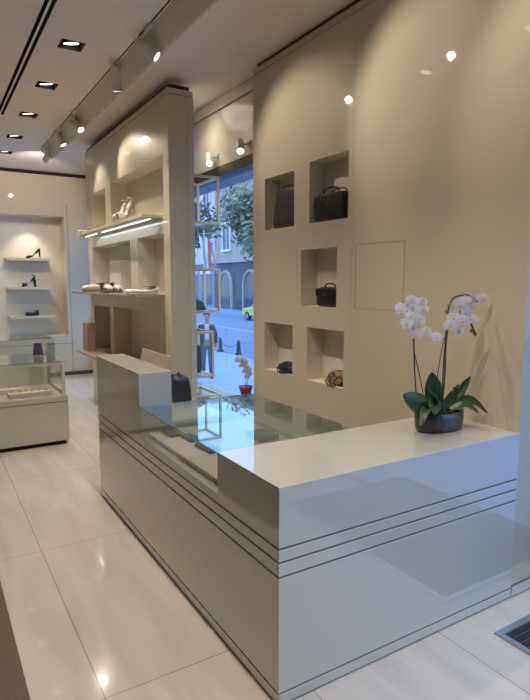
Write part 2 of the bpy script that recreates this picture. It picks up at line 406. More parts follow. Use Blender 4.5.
# scallops on the far wall and in the recess
lamp('recess_beam', (1.55, FY+.12, 2.69), (1.52, FY+.2, 0), 24, 95, (1, .93, .83), .6)
lamp('recess_beam', (.6, FY+.12, 2.69), (.6, FY+.2, 0), 24, 95, (1, .93, .83), .6)

# ------------------------------------------------------------------ reception counter
X0, Y0, TOP, PT = 1.053, 1.626, .8555, 1.057
ct = thing('reception_counter', 'long L-shaped glossy cream counter with three dark grooves, running along the left and front', 'counter', (X0, Y0, 0))
def cl(name, bm, m, **k):
    bmesh.ops.translate(bm, verts=bm.verts, vec=(-X0, -Y0, 0)); return link(name, bm, m, ct, **k)
XR = 2.478
def ring_slab(z0, z1, e=0.):
    # L-shaped slab: long arm along y, short arm along x
    bm = bmesh.new()
    pts = [(X0+e, Y0+e), (XR, Y0+e), (XR, 2.13), (1.26, 2.13), (1.26, 4.14-e), (X0+e, 4.14-e)]
    prism(bm, pts, z0, z1, 'z'); return bm
cl('plinth', ring_slab(-.012, .030), M['counter'], bevel=.0015)
cl('body_panel', ring_slab(.038, .502), M['counter'], bevel=.0015)
cl('rail_panel', ring_slab(.510, .560), M['counter'], bevel=.0015)
cl('rail_panel', ring_slab(.568, .613), M['counter'], bevel=.0015)
cl('groove_core', ring_slab(-.02, .655, .012), M['joint'])
b = bmesh.new(); prism(b, [(X0, Y0), (XR, Y0), (XR, 2.13), (X0, 2.13)], .621, TOP, 'z')
cl('front_block', b, M['counter'], bevel=.002)
cl('display_ledge', B((X0, 1.26, 2.1305, 3.1735, .621, .664)), M['counter'], bevel=.0015)
cl('raised_block', B((X0, 1.26, 3.174, 4.14, .621, PT)), M['counter'], bevel=.002)
cl('case_floor', B((1.262, 1.836, 2.132, 3.172, .60, .664)), M['tan'])
cl('case_back', B((1.815, 1.836, 2.132, 3.172, -.02, .599), (1.80, 1.836, 2.132, 3.172, .665, .70)), M['white'])
tr = cl('display_tray', B((1.095, 1.76, 2.15, 3.15, .672, .695)), M['tan'], bevel=.003)
cl('tray_foot', B((1.15, 1.74, 2.2, 3.1, .664, .672)), M['gap'])
for y in (2.24, 3.05):
    cl('tray_lock', B((1.091, 1.0948, y-.012, y+.012, .675, .69)), mat('brass_lock', (.35, .12, .08, 1), .4))
cl('front_glass', B((X0+.001, X0+.007, 2.132, 3.172, .6645, .8470)), M['glass'])
gt = cl('glass_top', B((X0, 1.836, 2.132, 3.173, .8475, .8553)), M['topglass'])
cl('glass_top_edge', B((X0-.001, X0, 2.132, 3.172, .8480, .8550), (X0, 1.836, 3.1732, 3.174, .849, .8545)), M['edgeglass'])
cl('glass_side', B((1.83, 1.836, 2.14, 3.17, .70, .8470)), M['glass'])
cl('desk_top', B((1.261, 1.64, 3.176, 4.30, .715, .74)), M['white'], bevel=.002)
cl('desk_side', B((1.60, 1.63, 3.18, 4.28, -.02, .714)), M['counter'])

# flat dark wallets in the case
def wallet(cx, cy, w, l, rz, m, label, h=.016):
    t = thing('wallet', label, 'wallet', (cx, cy, .6955), rz, 'dark leather goods in the counter display case')
    b = bmesh.new(); box(b, -w/2, w/2, -l/2, l/2, 0, h*.45); box(b, -w/2, w/2, -l/2, l/2, h*.5, h)
    link('cover', b, m, t, bevel=.004)
    link('spine', B((-w/2-.001, -w/2+.004, -l/2+.003, l/2-.003, .002, h-.002)), m, t)
    link('clasp', B((w/2-.004, w/2+.002, -.012, .012, .002, h+.001)), M['gold'], t)
wallet(1.20, 3.04, .075, .12, .1, M['blackleather'], 'black flat wallet at the pedestal end of the glass counter case')
wallet(1.255, 2.885, .065, .12, .05, M['navy'], 'navy wallet lying second in the glass counter case', .022)
wallet(1.255, 2.66, .065, .17, .05, M['navy'], 'long navy wallet nearest the orchid block in the glass counter case', .022)
wallet(1.63, 2.70, .13, .17, .0, M['greyleather'], 'dark leather pouch at the back of the glass counter case', .03)

# ------------------------------------------------------------------ laptop and handbag on the desk
t = thing('laptop', 'open laptop with a beige lid turned away, behind the raised counter block', 'laptop', (1.44, 4.05, .74))
link('keyboard_base', B((-.02, .16, -.16, .17, .0, .014)), M['laptop'], t, bevel=.003)
lid = bmesh.new(); prism(lid, [(-.02, .014), (-.012, .014), (.045, .325), (.037, .325)], -.30, .29, 'y')
link('screen_lid', lid, M['laptop'], t, bevel=.003)
lid = bmesh.new(); prism(lid, [(-.0115, .02), (-.0105, .02), (.0455, .318), (.0448, .318)], -.285, .275, 'y')
link('screen', lid, M['screen'], t)

def soft_box(bm, sx, sy, sz, taper=1., n=6, p=4., jitter=0.):
    """superellipsoid block standing on z=0"""
    nu, nv = 24, 12; rings = []
    def sg(c, e): return math.copysign(abs(c)**e, c)
    e = 2/p
    for j in range(nv+1):
        ph = -PI/2 + PI*j/nv; z = sg(math.sin(ph), e)*.5+.5; w = max(.02, sg(math.cos(ph), e)); tp = 1+(taper-1)*z
        rings.append([(sx/2*w*tp*sg(math.cos(2*PI*k/nu), e)+random.uniform(-jitter, jitter), sy/2*w*tp*sg(math.sin(2*PI*k/nu), e)+random.uniform(-jitter, jitter), z*sz) for k in range(nu)])
    loft(bm, rings)

def handbag(loc, rz, w, d, h, label, m, handles=1, hh=.09, taper=1., flap=True, group=None, hr=.005, jitter=0):
    t = thing('handbag', label, 'handbag', loc, rz, group)
    b = bmesh.new(); soft_box(b, w, d, h, taper, jitter=jitter, p=6); link('body', b, m, t, smooth=True)
    for s in ((-1, 1) if handles == 2 else (0,)):
        b = bmesh.new(); a = w*.24
        tube(b, curve([(-a, s*d*.28, h*.90), (-a*.9, s*d*.3, h+hh*.6), (-a*.3, s*d*.32, h+hh), (a*.3, s*d*.32, h+hh), (a*.9, s*d*.3, h+hh*.6), (a, s*d*.28, h*.90)], 6), hr, 8)
        link('handle', b, m, t, smooth=True)
    if flap:
        b = bmesh.new(); box(b, -w*.44, w*.44, -d/2-.004, -d/2+.004, h*.55, h*.93); link('flap', b, m, t, bevel=.003)
        link('clasp', B((-.008, .008, -d/2-.008, -d/2-.004, h*.58, h*.63)), M['gold'], t)
    return t
handbag((1.53, 3.70, .741), PI/2-.2, .24, .15, .19, 'black leather bag slumped on the desk beside the laptop', M['navy'], 1, .012, .75, False, jitter=.006)

# ------------------------------------------------------------------ orchid on the counter
def petal(bm, ang, L, W, tilt=.25, mi=0, root=.1):
    rows = []; n = 6
    for i in range(n+1):
        t = i/n; w = W*math.sin(PI*min(1, (.12+.88*t)))**.6*.5 if i < n else .0015; w = max(w, .0015)
        z = math.sin(t*PI*.6)*tilt*L*.6; r = L*t
        rows.append([(r, w, z-.12*w), (r, w*.45, z+.05*w), (r, 0, z-.08*w), (r, -w*.45, z+.05*w), (r, -w, z-.12*w)])
    ca, sa = math.cos(ang), math.sin(ang)
    V = [[bm.verts.new((p[0]*ca-p[1]*sa, p[0]*sa+p[1]*ca, p[2])) for p in r] for r in rows]
    for A, Bq in zip(V, V[1:]):
        for k in range(4): bm.faces.new((A[k], A[k+1], Bq[k+1], Bq[k])).material_index = mi
fl = bmesh.new()
for a, L, W in ((PI/2, .034, .026), (PI/2+2.2, .033, .024), (PI/2-2.2, .033, .024)): petal(fl, a, L, W, -.1)
for a in (PI/2+1.15, PI/2-1.15): petal(fl, a, .037, .044, .15)
fl_me = bpy.data.meshes.new('flower'); fl.to_mesh(fl_me); fl.free(); fl_me.materials.append(M['petal'])
lp = bmesh.new(); petal(lp, -PI/2, .017, .013, .9); tube(lp, [(0, .002, 0), (0, .0, .010), (0, -.004, .014)], [.004, .004, .003], 6)
lp_me = bpy.data.meshes.new('lip'); lp.to_mesh(lp_me); lp.free(); lp_me.materials.append(M['lip'])
for me in (fl_me, lp_me):
    for p in me.polygons: p.use_smooth = True

def add_flower(parent, pos, face, s=1.):
    f = bpy.data.objects.new('flower', fl_me); C.objects.link(f); f.parent = parent; f.location = pos
    q = Vector(face).to_track_quat('Z', 'Y'); f.rotation_euler = q.to_euler(); f.scale = (s, s, s)
    g_ = bpy.data.objects.new('lip', lp_me); C.objects.link(g_); g_.parent = f; g_.scale = (.72, .72, .72)
    return f

OX, OY = 2.20, 1.895
orc = thing('potted_orchid', 'white moth orchid with two flower sprays in a dark glass bowl on the counter', 'plant', (OX, OY, TOP))
def rel(x, y, z): return (x-OX, y-OY, z-TOP)
b = bmesh.new(); lathe(b, [(.125, 0), (.140, .004), (.148, .03), (.150, .072), (.148, .096), (.142, .096), (.142, .07), (.13, .06)], 40, sy=.62)
link('glass_bowl', b, M['potglass'], orc, smooth=True)
b = bmesh.new()
for i in range(170):
    a = random.uniform(0, 2*PI); r = math.sqrt(random.random())*.115; x, y = r*math.cos(a), r*.64*math.sin(a); s = random.uniform(.006, .013)
    v = box(b, -s, s, -s*.6, s*.6, -s*.5, s*.5)
    mt = Matrix.Translation((x, y, .083+random.uniform(-.006, .012))) @ Matrix.Rotation(random.uniform(0, 6), 4, Vector((random.random(), random.random(), random.random())).normalized())
    bmesh.ops.transform(b, matrix=mt, verts=v)
o = link('bark_chips', b, M['bark'], orc); o['kind'] = 'stuff'
def leaf(base, mid, tip, W, face=0.):
    pts = curve([base, mid, tip], 8); b = bmesh.new(); n = len(pts)-1; rows = []
    for i, p in enumerate(pts):
        t = i/n; w = max(.002, W/2*math.sin(PI*min(1, .16+.84*t))**.65) if i < n else .002
        d = (pts[min(i+1, n)]-pts[max(i-1, 0)]).normalized(); side = d.cross(Vector((0, 0, 1)))
        side = side.normalized() if side.length > .2 else Vector((1, 0, 0)); s2 = d.cross(Vector((-.45, -.87, .2))).normalized()
        if s2.dot(side) < 0: s2 = -s2
        side = (side*(1-face)+s2*face).normalized(); up = side.cross(d)
        rows.append([p+side*w+up*w*.25, p+side*w*.5+up*w*.05, p-up*w*.06, p-side*w*.5+up*w*.05, p-side*w+up*w*.25])
    V = [[b.verts.new(q) for q in r] for r in rows]
    for A, Bq in zip(V, V[1:]):
        for k in range(4): b.faces.new((A[k], A[k+1], Bq[k+1], Bq[k]))
    o = link('leaf', b, M['leaf'], orc, smooth=True)
    s = o.modifiers.new('thick', 'SOLIDIFY'); s.thickness = .003
# (base, mid, tip, width) in world coordinates
for ba, mi_, ti, W, fa in (((2.13, 1.89, .945), (2.02, 1.86, 1.01), (1.885, 1.84, 1.075), .10, .9),
                       ((2.12, 1.88, .95), (2.03, 1.83, .99), (1.960, 1.80, .915), .05, .3),
                       ((2.20, 1.92, .95), (2.185, 1.93, 1.05), (2.17, 1.93, 1.145), .10, 1.),
                       ((2.21, 1.90, .95), (2.12, 1.86, 1.03), (2.04, 1.84, 1.085), .026, .5),
                       ((2.22, 1.90, .95), (2.27, 1.89, 1.00), (2.305, 1.87, 1.08), .055, .9),
                       ((2.23, 1.90, .95), (2.31, 1.88, 1.02), (2.385, 1.86, 1.115), .055, .8),
                       ((2.24, 1.89, .95), (2.36, 1.84, .995), (2.47, 1.81, .92), .06, .5),
                       ((2.18, 1.88, .95), (2.10, 1.84, .995), (2.06, 1.80, .965), .07, .5),
                       ((2.24, 1.87, .95), (2.30, 1.82, .985), (2.36, 1.78, .94), .05, .4)):
    leaf(Vector(rel(*ba)), Vector(rel(*mi_)), Vector(rel(*ti)), W, fa)
def stem(pts, r=.0042):
    b = bmesh.new(); c = curve([rel(*p) for p in pts], 8); tube(b, c, r, 6); link('flower_stem', b, M['stem'], orc, smooth=True)
stem([(2.04, 1.89, .93), (2.005, 1.87, 1.03), (1.985, 1.87, 1.18), (1.972, 1.87, 1.33), (1.965, 1.88, 1.43), (1.95, 1.89, 1.49), (1.92, 1.88, 1.475)])
stem([(2.09, 1.88, .93), (2.062, 1.87, 1.0), (2.03, 1.87, 1.12), (1.985, 1.87, 1.25), (1.973, 1.872, 1.30)], .0025)
stem([(2.20, 1.90, .93), (2.190, 1.875, 1.06), (2.188, 1.87, 1.20), (2.198, 1.87, 1.36), (2.207, 1.87, 1.47), (2.24, 1.87, 1.52), (2.30, 1.86, 1.535), (2.36, 1.86, 1.53), (2.41, 1.86, 1.50)])
stem([(2.215, 1.90, .93), (2.205, 1.875, 1.10), (2.200, 1.87, 1.30), (2.24, 1.885, 1.42), (2.31, 1.88, 1.45), (2.37, 1.87, 1.40), (2.415, 1.87, 1.335)])
stem([(2.18, 1.89, .93), (2.150, 1.875, 1.10), (2.165, 1.87, 1.24), (2.188, 1.87, 1.33)], .0025)
FL = [(1.938, 1.511), (1.989, 1.501), (1.891, 1.473), (1.959, 1.468), (2.012, 1.465), (1.929, 1.436), (1.906, 1.406), (1.974, 1.417), (1.95, 1.385), (1.976, 1.352), (2.018, 1.361),
      (2.418, 1.512), (2.360, 1.513), (2.306, 1.503), (2.258, 1.487), (2.333, 1.470), (2.236, 1.445), (2.3, 1.443), (2.20, 1.422), (2.267, 1.406), (2.33, 1.410), (2.180, 1.388), (2.24, 1.383), (2.284, 1.350), (2.127, 1.330), (2.395, 1.400)]
for i, (x, z) in enumerate(FL):
    add_flower(orc, rel(x, 1.855+random.uniform(-.03, .025), z), (-.45+random.uniform(-.35, .35), -1, random.uniform(-.2, .25)), random.uniform(.88, 1.08))
for x, z in ((2.385, 1.352), (2.418, 1.332), (2.209, 1.488), (2.19, 1.456), (2.407, 1.345)):
    b = bmesh.new(); bmesh.ops.create_uvsphere(b, u_segments=8, v_segments=6, radius=.0085); bmesh.ops.scale(b, vec=(1, 1, 1.4), verts=b.verts)
    link('bud', b, M['bud'], orc, smooth=True, loc=rel(x, 1.87, z))

# ------------------------------------------------------------------ bags in the wall niches (front edge y grows to the left)
NG = 'bags displayed in the wall niches'
nx = WX+.072
handbag((nx, 3.815, 2.0335), -PI/2, .37, .12, .32, 'charcoal leather slouchy tote in the upper left wall niche', M['greyleather'], 1, .02, .72, False, NG, .006, .004)
handbag((nx, 3.215, 2.0335), -PI/2, .375, .12, .20, 'wide black box handbag with two looped handles in the upper right wall niche', M['blackleather'], 2, .035, .98, True, NG)
handbag((nx, 3.255, 1.4175), -PI/2, .25, .10, .145, 'small black handbag with a thin strap in the middle wall niche', M['blackleather'], 1, .025, .92, True, NG)
def folded(loc, rz, m, label, w, d, h, name='clutch'):
    t = thing(name, label, 'bag', loc, rz, NG)
    b = bmesh.new(); soft_box(b, w, d, h, .75, p=3, jitter=.006); link('body', b, m, t, smooth=True)
    b = bmesh.new(); soft_box(b, w*.7, d*.8, h*.5, .8, p=3, jitter=.005); bmesh.ops.translate(b, verts=b.verts, vec=(w*.05, 0, h*.62)); link('flap', b, m, t, smooth=True)
    b = bmesh.new(); tube(b, curve([(-w*.45, -d*.3, h*.4), (-w*.2, -d*.62, h*.12), (w*.2, -d*.6, h*.1), (w*.42, -d*.3, h*.5)], 6), .006, 6); link('strap', b, m, t, smooth=True)
folded((WX+.075, 3.80, .8505), -PI/2, M['navy'], 'navy leather clutch folded flat in the lower left wall niche', .27, .12, .08)
folded((WX+.075, 3.14, .8505), -PI/2, M['leopard'], 'crumpled leopard print clutch in the lower right wall niche', .24, .125, .095)

# ------------------------------------------------------------------ shelf unit
UX, UY0, UY1, UT = 1.932, 4.826, 7.79, 3.255
un = thing('display_shelf_unit', 'tall cream freestanding shelf unit with recesses and three shoe shelves', 'shelf unit', (UX, UY0, 0))
def ul(name, bm, m, parent=None, **k):
    bmesh.ops.translate(bm, verts=bm.verts, vec=(-UX, -UY0, 0)); return link(name, bm, m, parent or un, **k)
UD = .20
H = [(6.886, 7.55, 2.26, 2.735, UD, 1), (4.965, 6.66, 2.26, 2.755, UD, 1),
     (5.98, 7.58, 1.505, 2.055, UD, 1), (4.985, 5.74, 1.505, 2.055, UD, 1),
     (6.86, 7.60, .70, 1.292, UD, 1), (4.99, 6.70, .70, 1.30, UD, 1), (4.99, 7.60, .08, .62, UD, 1)]
ul('body', panel(UY0, UY1, -.02, UT, H, lambda u, v, d: (UX+d, u, v), .249), [M['unit'], M['niche']], bevel=0)
ul('top_band', B((UX+.002, 2.178, UY0+.002, UY1-.002, UT+.008, 3.31)), M['unit'])
ul('cap', B((UX+.02, 2.15, UY0+.02, UY1-.02, 3.31, 3.345)), M['gap'])
ul('joint', B((UX+.008, 2.17, UY0+.008, UY1-.01, UT, UT+.008)), M['joint'])
ul('side_trim', B((2.120, 2.178, UY0-.006, UY0-.0005, -.02, UT)), M['white'])
ul('divider', B((1.99, 2.131, 6.55, 7.00, 1.506, 1.86)), M['niche'])
for z, y0, y1, pr in ((2.190, 5.0, 7.52, .20), (1.455, 4.985, 7.75, .25), (.675, 4.985, 7.62, .25)):
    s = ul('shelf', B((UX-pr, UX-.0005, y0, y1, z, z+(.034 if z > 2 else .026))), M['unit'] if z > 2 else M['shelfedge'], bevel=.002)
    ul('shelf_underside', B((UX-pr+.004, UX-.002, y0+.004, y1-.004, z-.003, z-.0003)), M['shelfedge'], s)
    if z > 2:
        ul('led_strip', B((UX-.108, UX-.095, 5.06, 6.70, z-.009, z-.0035), (UX-.108, UX-.095, 6.95, 7.48, z-.009, z-.0035)), M['led'], s)
LA = bpy.data.lights.new('shelf_led', 'AREA'); LA.shape = 'RECTANGLE'; LA.size = .03; LA.size_y = 2.3; LA.energy = 2.5; LA.color = (.82, .92, 1)
lo = bpy.data.objects.new('shelf_led', LA); C.objects.link(lo); lo.location = (UX-.10, 6.3, 2.178)

# ------------------------------------------------------------------ shoes
def ring(y, zb, w, h, n=10, flat=.35):
    """cross-section of a shoe at length y"""
    out = []
    for k in range(n):
        a = 2*PI*k/n; x = w/2*math.cos(a); z = math.sin(a)
        z = zb + (h*(.5+.5*z)); out.append((x, y, z))
    return out
def shoe(parent, kind, upper, sole, dx=0, mirror=1):
    """toe toward +y, length .27"""
    def L(name, bm, m, p=parent, **k):
        bmesh.ops.translate(bm, verts=bm.verts, vec=(dx, 0, 0)); return link(name, bm, m, p, **k)
    if kind == 'flat' or kind == 'sneaker':
        th = .028 if kind == 'sneaker' else .012
        prof = [(-.135, .05), (-.12, .066), (-.06, .062), (0, .070), (.06, .088), (.10, .078), (.13, .045), (.137, .015)]
        b = bmesh.new(); loft(b, [ring(y, 0, w+.006, th) for y, w in prof]); L('sole', b, sole, smooth=False)
        hs = [.055, .072, .060, .055, .048, .040, .028, .012] if kind == 'sneaker' else [.045, .055, .032, .022, .030, .032, .024, .01]
        b = bmesh.new(); loft(b, [ring(y, th*.7, w, h_+th*.3) for (y, w), h_ in zip(prof, hs)]); u = L('upper', b, upper, smooth=True)
        b = bmesh.new(); lathe(b, [(.001, 0), (.028, 0), (.030, .004), (.02, .006), (.001, .006)], 16, sy=1.7); bmesh.ops.translate(b, verts=b.verts, vec=(0, -.07, th+.062 if kind == 'sneaker' else th+.046))
        L('opening', b, M['blackleather'])
        if kind == 'sneaker':
            b = bmesh.new()
            for i in range(4): tube(b, [(-.02, -.015+i*.018, th+.052-i*.004), (0, -.012+i*.018, th+.060-i*.004), (.02, -.015+i*.018, th+.052-i*.004)], .003, 6)
            L('laces', b, M['whiteleather'])
            b = bmesh.new(); loft(b, [ring(y, th*.7, w+.004, h_+th*.3+.004) for (y, w), h_ in list(zip(prof, hs))[4:]]); L('toe_cap', b, M['whiteleather'], smooth=True)
    else:
        hh = .105 if kind == 'pump' else .095; up = [(-.11, 1, .05), (-.07, .93, .055), (-.03, .70, .055), (.0, .42, .06), (.03, .16, .07), (.06, .03, .08), (.095, .0, .07), (.125, .0, .03), (.13, 0, .012)]
        b = bmesh.new(); loft(b, [ring(y, hh*z, w, .010) for y, z, w in up]); L('sole', b, sole)
        b = bmesh.new(); r0, r1 = (.014, .0045) if kind == 'pump' else (.021, .018)
        tube(b, [(0, -.095, hh+.004), (0, -.100, hh*.6), (0, -.104, .0)], [r0*1.5, r0, r1], 10); L('heel', b, upper)
        if kind == 'pump':
            hs = [.075, .066, .034, .022, .026, .044, .040, .024, .010]
            b = bmesh.new(); loft(b, [ring(y, hh*z+.004, w, h_) for (y, z, w), h_ in zip(up, hs)]); L('upper', b, upper, smooth=True)
        else:
            for ys, zz, w in ((.100, .0, .066), (.082, .0, .078), (.064, .0, .080), (.040, .10, .080)):
                b = bmesh.new(); tube(b, [(w/2*math.cos(a), ys, hh*zz+.008+.045*math.sin(a)) for a in [PI*i/8 for i in range(9)]], .009, 6); L('strap', b, upper, smooth=True)
            b = bmesh.new(); tube(b, [(.034*math.cos(a), -.085+.028*math.sin(a), hh+.065+.01*math.sin(a)) for a in [2*PI*i/14 for i in range(14)]], .005, 6, True); L('ankle_strap', b, upper, smooth=True)
            b = bmesh.new(); loft(b, [ring(y, hh*z+.004, w, h_) for (y, z, w), h_ in zip(up[:3], (.06, .045, .012))]); L('counter_back', b, upper, smooth=True)
def shoe_thing(name, label, loc, rz, kind, upper, sole, group, s=1., tall=1.):
    t = thing(name, label, 'shoe', loc, rz, group); t.scale = (s, s, s*tall)
    shoe(t, kind, upper, sole)
    return t
SG = 'shoes on the freestanding shelf unit'; FG = 'black shoes on the far wall shelves'
S2 = 1.4815
shoe_thing('sneaker', 'white sneaker lying at the far left end of the middle shelf', (1.80, 7.05, S2), PI/2+.15, 'sneaker', M['whiteleather'], mat('grey_rubber_sole', (.35, .33, .30, 1), .7), SG, s=1.1)
bw = M['blackleather']
shoe_thing('loafer', 'left shoe of the black and white pair with brown soles on the middle shelf', (1.745, 6.30, S2), PI, 'sneaker', bw, M['brown'], SG, s=1.15)
shoe_thing('loafer', 'right shoe of the black and white pair with brown soles on the middle shelf', (1.855, 6.30, S2), PI, 'sneaker', bw, M['brown'], SG, s=1.15)
shoe_thing('flat_shoe', 'long white flat shoe nearest the front of the middle shelf', (1.80, 5.20, S2), PI/2+.1, 'flat', M['whiteleather'], M['whiteleather'], SG, s=1.2)
shoe_thing('flat_shoe', 'second white flat shoe lying behind the front one on the middle shelf', (1.84, 5.42, S2), PI/2-.1, 'flat', M['whiteleather'], M['whiteleather'], SG, s=1.15)
S1 = 2.2245
shoe_thing('heeled_sandal', 'white strappy heeled sandal standing on the lit top shelf', (1.83, 5.82, S1), PI/2+.5, 'strappy', M['whiteleather'], M['whiteleather'], SG, s=1.0, tall=1.5)
shoe_thing('heeled_sandal', 'white strappy sandal behind the front one on the lit top shelf', (1.84, 6.02, S1), PI/2+.7, 'strappy', M['whiteleather'], M['whiteleather'], SG, s=1.0, tall=1.5)
shoe_thing('flat_shoe', 'small white shoe at the far end of the lit top shelf', (1.81, 7.35, S1), PI/2, 'flat', M['whiteleather'], M['whiteleather'], SG, s=.8)
# rose card shopping bag on the low shelf
t = thing('paper_bag', 'rose coloured card carrier bag on the low shelf of the shelf unit', 'bag', (1.80, 7.42, .7015))
b = bmesh.new(); prism(b, [(-.055, 0), (.055, 0), (.045, .36), (-.045, .36)], -.14, .10, 'y'); link('body', b, M['rose'], t, bevel=.002)
for s in (-.040, .040):
    b = bmesh.new(); tube(b, curve([(s, -.08, .35), (s, -.05, .44), (s, .04, .44), (s, .07, .35)], 6), .003, 6); link('handle', b, M['whiteleather'], t)

# far wall shelves: each is its own thing, with a shoe on it
for z, lab in ((1.955, 'uppermost'), (1.472, 'middle'), (.985, 'lowest')):
    t = thing('wall_shelf', f'{lab} of the three floating cream shelves in the far wall recess', 'shelf', (1.51, FY+.22, z), 0, 'floating shelves in the far wall recess')
    link('board', B((-.345, .345, -.12, .159, 0, .045)), M['unit'], t, bevel=.002)
    link('bracket', B((-.2, .2, .10, .1598, -.012, -.0003)), M['white'], t)
shoe_thing('court_shoe', 'black high heeled pump on the uppermost far wall shelf', (1.60, 10.13, 2.0005), PI/2-.05, 'pump', M['blackleather'], M['blackleather'], FG, s=.95)
shoe_thing('heeled_sandal', 'black block heeled sandal with ankle strap on the middle far wall shelf', (1.50, 10.13, 1.5175), PI/2-.05, 'strappy', M['blackleather'], M['blackleather'], FG, s=.95, tall=1.25)
shoe_thing('flat_shoe', 'front black flat shoe on the lowest far wall shelf', (1.53, 10.10, 1.0305), PI/2+.3, 'flat', M['blackleather'], M['blackleather'], FG, s=.8, tall=1.7)
shoe_thing('flat_shoe', 'rear black flat shoe on the lowest far wall shelf', (1.54, 10.20, 1.0305), PI/2-.1, 'flat', M['blackleather'], M['blackleather'], FG, s=.8, tall=1.7)

# ------------------------------------------------------------------ glass vitrine at the left
VX0, VX1, VY0, VY1 = -.60, 1.15, 5.665, 6.50
v = thing('glass_display_case', 'low cream cabinet with a glass vitrine on top, at the left', 'display case', (VX1, VY0, 0))
def vl(name, bm, m, parent=None, **k):
    bmesh.ops.translate(bm, verts=bm.verts, vec=(-VX1, -VY0, 0)); return link(name, bm, m, parent or v, **k)
vl('plinth', B((VX0+.03, VX1-.03, VY0+.03, VY1-.03, -.02, .022)), M['black'])
vl('cabinet', B((VX0, VX1, VY0, VY1, .022, .415)), M['counter'], bevel=.002)
vl('cabinet_joint', B((VX0+.006, VX1-.006, VY0+.006, VY1-.006, .415, .423)), M['joint'])
vl('case_floor', B((VX0, VX1, VY0, VY1, .423, .475)), M['counter'], bevel=.002)
for x, y in ((VX1-.05, VY0+.004), (VX1-.05, VY1-.03)):
    vl('post', B((x, x+.028, y, y+.024, .4755, .80)), M['white'])
vl('top_rail', B((VX0, VX1-.05, VY0+.004, VY0+.022, .785, .815), (VX1-.045, VX1-.024, VY0+.03, VY1-.031, .785, .815), (VX0, VX1-.05, VY1-.028, VY1-.008, .785, .815)), M['white'])
vl('rear_panel', B((VX0, VX1-.052, VY1-.05, VY1-.032, .4755, .70)), M['tan'])
vl('front_glass', B((VX0, VX1-.055, VY0+.026, VY0+.030, .4755, .783)), M['glass'])
vl('side_glass', B((VX1-.022, VX1-.018, VY0+.03, VY1-.034, .4755, .783)), M['glass'])
vl('glass_top', B((VX0, VX1-.01, VY0, VY1, .816, .826)), M['glass'])
vl('glass_top_edge', B((VX0, VX1-.01, VY0-.001, VY0-.0002, .8165, .8255)), M['edgeglass'])
c2 = thing('glass_cover', 'clear glass box cover standing on top of the vitrine', 'glass cover', (1.06, 5.73, .8265))
b = bmesh.new(); X_, Y_, Z_ = -.61, .66, .215
link('front_pane', B((X_, 0, 0, .005, 0, Z_)), M['glass'], c2); link('back_pane', B((X_, 0, Y_-.005, Y_, 0, Z_)), M['glass'], c2)
link('side_pane', B((-.005, 0, .0055, Y_-.0055, 0, Z_)), M['glass'], c2); link('side_pane', B((X_, X_+.005, .0055, Y_-.0055, 0, Z_)), M['glass'], c2)
link('top_pane', B((X_, 0, 0, Y_, Z_+.0005, Z_+.006)), M['glass'], c2)
link('pane_edge', B((-.001, .001, -.001, .001, 0, Z_), (X_-.001, X_+.001, -.001, .001, 0, Z_), (X_, 0, -.0022, -.0006, Z_, Z_+.006)), M['edgeglass'], c2)
t = thing('ring_stand', 'small purple velvet ring stand under the glass cover', 'display stand', (.99, 6.30, .8268))
b = bmesh.new(); prism(b, [(-.048, 0), (.048, 0), (.036, .10), (-.036, .10)], -.045, .045, 'y'); link('body', b, M['purple'], t, bevel=.006)
link('cushion', B((-.038, .038, -.040, .035, .1, .122)), M['purple'], t, bevel=.008); link('foot', B((-.055, .055, -.052, .052, -.0001, .008)), M['gap'], t)
def tray(cx, cy, w, d, label, n):
    t = thing('jewelry_tray', label, 'tray', (cx, cy, .4756), 0, 'cream jewelry trays in the vitrine')
    b = bmesh.new(); box(b, -w/2, w/2, -d/2, d/2, 0, .03); link('base', b, M['tan'], t, bevel=.003)
    b = bmesh.new(); box(b, -w/2, w/2, -d/2, -d/2+.008, .0302, .04); box(b, -w/2, w/2, d/2-.008, d/2, .0302, .04); box(b, -w/2, -w/2+.008, -d/2+.008, d/2-.008, .0302, .04); box(b, w/2-.008, w/2, -d/2+.008, d/2-.008, .0302, .04)
    link('rim', b, M['tan'], t)
    for i in range(n):
        x = -w/2+w*(i+.7)/(n+.4); y = random.uniform(-d*.25, d*.25)
        r = thing('ring', f'small gold ring on the {"front" if n > 4 else "rear"} jewelry tray', 'ring', (cx+x, cy+y, .5060+.012), 0, 'gold rings on the '+('front' if n > 4 else 'rear')+' jewelry tray')
        b = bmesh.new(); tube(b, [(.010*math.cos(a), 0, .010*math.sin(a)) for a in [2*PI*k/14 for k in range(14)]], .002, 6, True); link('band', b, M['gold'], r, smooth=True)
        b = bmesh.new(); bmesh.ops.create_icosphere(b, subdivisions=1, radius=.006); link('stone', b, M['brown'], r, loc=(0, 0, .014))
tray(.82, 5.86, .39, .17, 'cream jewelry tray at the front right inside the vitrine', 6)
tray(.52, 6.13, .52, .17, 'cream jewelry tray behind the front one inside the vitrine', 3)

# ------------------------------------------------------------------ mats
t = thing('entrance_mat', 'dark ribbed entrance mat with a metal frame set in the floor at the lower right', 'mat', (2.152, 1.483, -.0195))
b = bmesh.new(); MW, MD = 1.2, 1.5
for a in ((0, MW, -.03, 0), (0, MW, -MD, -MD+.03), (0, .03, -MD+.03, -.03), (MW-.03, MW, -MD+.03, -.03)): box(b, *a, 0, .006)
link('frame', b, M['alu'], t)
b = bmesh.new()
for i in range(38): box(b, .031, MW-.031, -.035-i*.038-.032, -.035-i*.038, 0, .005)
link('ribs', b, M['mat'], t)
tag(link('carpet', B((-1.2, .247, -2.6, 4.6, -.0195, -.010)), M['carpet'], bevel=.003), 'brown carpet runner lying on the marble floor at the lower left', 'carpet')

